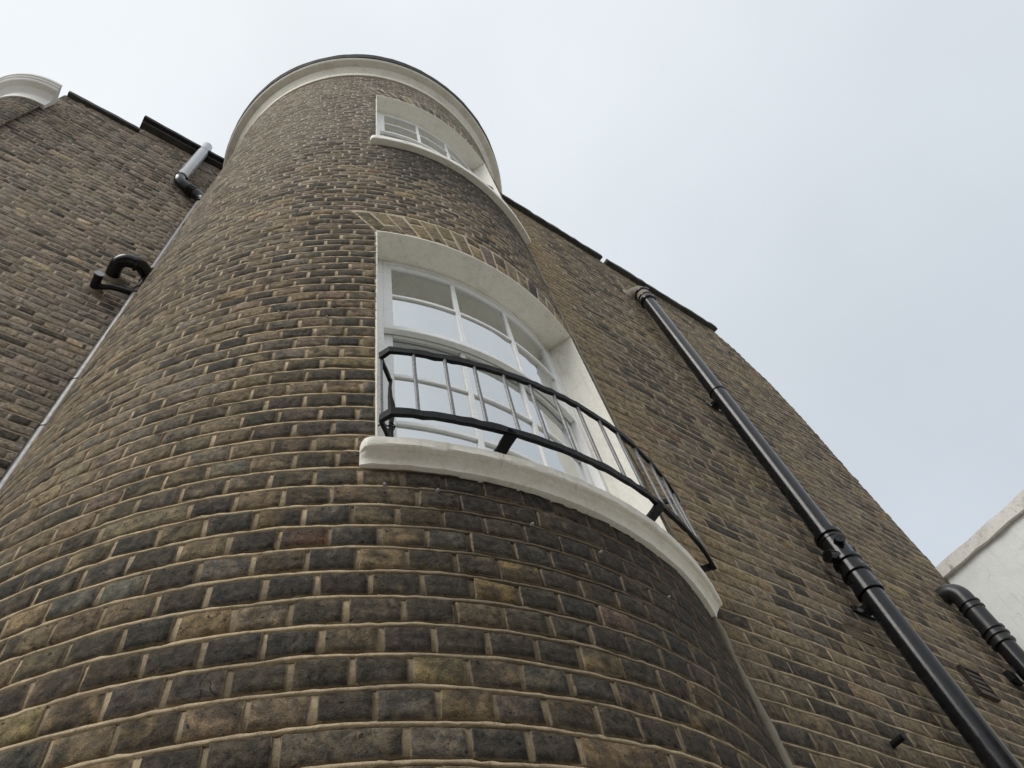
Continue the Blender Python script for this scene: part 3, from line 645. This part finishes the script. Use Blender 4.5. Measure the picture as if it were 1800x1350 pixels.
for ph in (-9.6, 12.4):
    a = pol(RG + .004, ph, ZB_ - .004); b_ = pol(1.512, ph - 1.7, EYE + 1.592); pts = [a.lerp(b_, i / 5) for i in range(6)]
    MB().bar(pts, Vector((-math.sin(math.radians(ph - 90)), math.cos(math.radians(ph - 90)), 0)), .034, .014, .10).obj('bracket', IRON, rail)

# ------------------------------------------------------------------ soil pipes
def ringset(t, px, py, zs, r, mat=PLASTIC):
    for z, h, k in zs:
        MB().tube([(px, py, z - h / 2), (px, py, z - h / 2 + .002), (px, py, z + h / 2 - .002), (px, py, z + h / 2)], [r + k - .003, r + k, r + k, r + k - .003], 28).obj('collar', mat, t, angle=35)
p1 = thing('soil_pipe', 'long thick black soil pipe with branch fitting running up wall right of bow', 'pipe')
PX, PY, PR = 3.172, 1.030, .055
MB().tube([(PX, PY, .05), (PX, PY, EYE + 2.08)], PR, 32).obj('pipe', PLASTIC, p1, angle=40)
MB().tube([(PX, PY, EYE + 2.42), (PX, PY, EYE + 3.84)], PR, 32).obj('pipe', PLASTIC, p1, angle=40)
MB().tube([(PX, PY, EYE + 3.83), (PX, PY, EYE + 5.36)], PR, 32).obj('pipe', PLASTIC, p1, angle=40)
MB().tube([(PX, PY, EYE + 2.04), (PX, PY, EYE + 2.45)], PR + .006, 32).obj('branch_fitting', PLASTIC, p1, angle=40)
ringset(p1, PX, PY, [(EYE + 2.055, .03, .012), (EYE + 2.165, .022, .017), (EYE + 2.245, .022, .017), (EYE + 2.425, .026, .017), (EYE + 2.39, .01, .010), (EYE + 3.845, .012, .006), (EYE + 5.34, .03, .014), (EYE + 5.40, .016, .012), (EYE + 5.49, .022, .016)], PR)
def socket(t, base, d, r, L):
    d = Vector(d).normalized(); base = Vector(base); q = MB(); n = 20
    q.tube([base, base + d * L, base + d * L, base + d * (L - .02)], [r, r, r * .78, r * .74], n).obj('socket', PLASTIC, t, angle=40)
socket(p1, (PX, PY, EYE + 2.32), (1, -.35, .25), .026, .092); socket(p1, (PX, PY, EYE + 2.33), (-.65, -.75, .05), .028, .090)
socket(p1, (PX, PY, EYE + 2.27), (-1, .25, 0), .034, .11)
bend = [(PX, PY, EYE + 5.34)] + [(PX - 0.02 * (1 - math.cos(a)), PY + .11 * (1 - math.cos(a)), EYE + 5.50 + .11 * math.sin(a)) for a in np.linspace(0, math.pi / 2, 9)] + [(PX - .02, YR + .05, EYE + 5.61)]
MB().tube(bend, PR + .004, 28).obj('bend', PALECEM, p1, angle=40)
MB().tube([(PX - .02, YR + .03, EYE + 5.61), (PX - .02, YR - .004, EYE + 5.61), (PX - .02, YR - .022, EYE + 5.613)], [.105, .095, .068], 24).obj('cement_collar', PALECEM, p1, angle=50)
for z in (EYE + 3.78, EYE + 2.0): 
    q = MB(); q.box(PX - .035, PX + .035, PY + .03, YR + .004, z - .02, z + .012); q.box(PX - .085, PX + .085, YR - .012, YR + .003, z - .022, z + .014); q.obj('wall_bracket', PLASTIC, p1, bevel=.003)
p2 = thing('soil_pipe', 'short black soil pipe bending into brick wall beside the white wall', 'pipe')
QX, QY = 4.52, 1.030
MB().tube([(QX, QY, .05), (QX, QY, EYE + 2.25)], PR, 32).obj('pipe', PLASTIC, p2, angle=40)
MB().tube([(QX, QY, EYE + 2.18), (QX, QY, EYE + 2.43)], PR + .005, 32).obj('coupling', PLASTICM, p2, angle=40)
ringset(p2, QX, QY, [(EYE + 2.17, .018, .013), (EYE + 2.215, .014, .015), (EYE + 2.255, .014, .015), (EYE + 2.41, .014, .013), (EYE + 2.45, .012, .012)], PR, PLASTICM)
bend = [(QX, QY, EYE + 2.42)] + [(QX, QY + .075 * (1 - math.cos(a)), EYE + 2.50 + .085 * math.sin(a)) for a in np.linspace(0, math.pi / 2, 9)] + [(QX, YR + .05, EYE + 2.585)]
MB().tube(bend, PR + .004, 28).obj('bend', PLASTICM, p2, angle=40)
MB().box(QX - .09, QX + .02, YR - .03, YR + .004, EYE + 1.96, EYE + 2.02).obj('wall_bracket', PLASTIC, p2, bevel=.004)

p3 = thing('waste_pipe', 'tall black waste pipe in the angle left of the bow, with two branches', 'pipe')
LX, LY = -.406, 3.015; BX = -.705
MB().tube([(LX, LY, .05), (LX, LY, EYE + 7.70)], PR, 28).obj('pipe', PLASTICM, p3, angle=40)
off = [(LX, LY, EYE + 7.66), (LX, LY, EYE + 7.74), (LX - .02, LY, EYE + 7.79), (LX - .07, LY, EYE + 7.83), (BX + .07, LY, EYE + 7.90), (BX + .02, LY, EYE + 7.94), (BX, LY, EYE + 8.0), (BX, LY, EYE + 8.06)]
MB().tube(off, PR + .006, 28).obj('offset_bend', PLASTIC, p3, angle=60)
for q in (.35, .5, .65):
    a = Vector(off[3]).lerp(Vector(off[4]), q); d = (Vector(off[4]) - Vector(off[3])).normalized(); MB().tube([a - d * .008, a + d * .008], PR + .014, 24).obj('collar', PLASTIC, p3, angle=40)
MB().tube([(BX, LY, EYE + 8.04), (BX, LY, EYE + 9.46)], PR + .004, 28).obj('pipe', SHEENPIPE, p3, angle=40, label='top length of pipe, painted pale for sky sheen')
ringset(p3, BX, LY, [(EYE + 8.06, .03, .012), (EYE + 9.2, .012, .005)], PR); ringset(p3, LX, LY, [(EYE + 7.64, .03, .012), (EYE + 5.33, .014, .006), (EYE + 5.43, .014, .006), (EYE + 5.60, .014, .008), (EYE + 5.78, .014, .008), (EYE + 4.05, .014, .004), (EYE + 3.55, .014, .004)], PR)
lp = [(-.655, YL + .05, EYE + 5.62), (-.655, YL - .06, EYE + 5.62)] + [(-.655 + .095 * (1 - math.cos(a)), YL - .10 - .095 * math.sin(a), EYE + 5.62) for a in np.linspace(.2, math.pi / 2, 8)] + [(-.50, YL - .19, EYE + 5.63), (LX, LY - .02, EYE + 5.66)]
lp = [Vector(q) for q in lp]; MB().tube(lp, PR - .002, 24).obj('branch_bend', PLASTIC, p3, angle=60)
MB().tube([lp[-3] + Vector((.02, 0, 0)), lp[-3] + Vector((.04, 0, 0))], PR + .008, 24).obj('collar', PLASTIC, p3, angle=40)
MB().tube([(-.655, YL + .02, EYE + 5.62), (-.655, YL - .004, EYE + 5.62), (-.655, YL - .022, EYE + 5.62)], [.11, .10, .07], 20).obj('cement_collar', CEMENT, p3, angle=50)
MB().tube([(-.70, YL + .03, EYE + 5.33), (-.70, YL - .14, EYE + 5.33)], .032, 20).obj('access_stub', PLASTIC, p3, angle=40)
MB().tube([(-.70, YL - .139, EYE + 5.33), (-.70, YL - .146, EYE + 5.33)], .034, 20).obj('end_cap', CAP, p3, angle=40)
MB().tube([(-.70, YL - .05, EYE + 5.33), (-.65, YL - .05, EYE + 5.33), (-.60, YL - .075, EYE + 5.335), (-.54, YL - .08, EYE + 5.35), (LX, LY, EYE + 5.38)], .024, 18).obj('branch_pipe', PLASTIC, p3, angle=60)
MB().tube([(-.70, YL + .02, EYE + 5.33), (-.70, YL - .004, EYE + 5.33), (-.70, YL - .02, EYE + 5.33)], [.075, .07, .045], 18).obj('cement_collar', CEMENT, p3, angle=50)

st_ = MB(); b0 = Vector((2.606, YR + .03, EYE + 1.215)); d0 = Vector((.06, -1, .05)).normalized()
st_.tube([b0, b0 + d0 * .085, b0 + d0 * .085, b0 + d0 * .07], [.0125, .0125, .0095, .009], 14).obj('overflow_pipe', IRON, None, angle=40, label='short dark overflow pipe stub poking out of brick wall right of bow', category='pipe')

# ------------------------------------------------------------------ white neighbouring wall
ww = thing('rendered_wall', 'plain white rendered wall with worn coping at right edge', 'wall')
MB().box(4.925, 5.25, -4.5, YR + .6, 0, EYE + 2.905).obj('wall', RENDER, ww)
c = MB(); n = 60; v = []; f = []
for i in range(n + 1):
    y = -4.5 + (YR - .002 + 4.5) * i / n; j = [random.uniform(-.006, .006) for _ in range(4)]
    v += [(4.890 + j[0], y, EYE + 2.900 + j[1] * .6), (5.29, y, EYE + 2.900), (5.29, y, EYE + 2.99), (4.892 + j[2], y, EYE + 2.99 + j[3])]
for i in range(n):
    for k in range(4): f.append((i * 4 + k, i * 4 + (k + 1) % 4, i * 4 + 4 + (k + 1) % 4, i * 4 + 4 + k))
f += [(3, 2, 1, 0), tuple(4 * n + k for k in range(4))]
c.add(v, f).obj('coping', RENDERC, ww)

# ------------------------------------------------------------------ small fixings left in the brickwork
for i, (sx, n_, rr) in enumerate(((-.60, 25.5, .0045), (-.46, 25.6, .0045), (-.20, 26.5, .0045), (.02, 26.8, .004), (-1.10, 13.5, .006), (-.98, 11.5, .004), (-.80, 12.5, .004), (.28, 27.4, .004))):
    p = pol(R + .001, math.degrees(sx / R), zn(n_ + .5)); d = (p - Vector((CX, CY, p.z))).normalized()
    MB().tube([p - d * .02, p + d * .002, p + d * .006], [rr, rr, rr * .6], 10).obj('wall_plug', CAP if i != 4 else TERRA, bow, smooth=True)
w0 = pol(1.464, -22.2, EYE + 1.74); wp = [w0 + Vector((-.012 * math.sin(q * 1.9), -.012 * math.cos(q * 1.9), .004 * q)) for q in range(9)] + [w0 + Vector((-.03, -.005, .01)), w0 + Vector((-.045, .0, -.005))]
MB().tube(wp, .0025, 6).obj('wire_tie', IRON, rail, smooth=True)

# ------------------------------------------------------------------ unseen walls added behind the camera to block low sky light
yw = thing('sky_blocker_wall', 'tall plain brick boundary wall closing the yard opposite the bow', 'wall')
BLOCKER = plain('sky_blocker_brick', (.24, .19, .14), .95, (.10, .085, .07), 3, .6, .5, 40, .2, .2)
MB().box(-7.4, 5.25, -5.9, -5.5, 0, 5.6).obj('wall', BLOCKER, yw); MB().box(-7.45, 5.3, -5.97, -5.43, 5.6, 5.72).obj('coping', SLATE, yw)
yv = thing('sky_blocker_wall', 'tall plain brick boundary wall closing the yard far left of the bow', 'wall')
MB().box(-7.4, -7.0, -5.495, 3.0, 0, 5.6).obj('wall', BLOCKER, yv); MB().box(-7.45, -6.93, -5.42, 3.05, 5.6, 5.72).obj('coping', SLATE, yv)
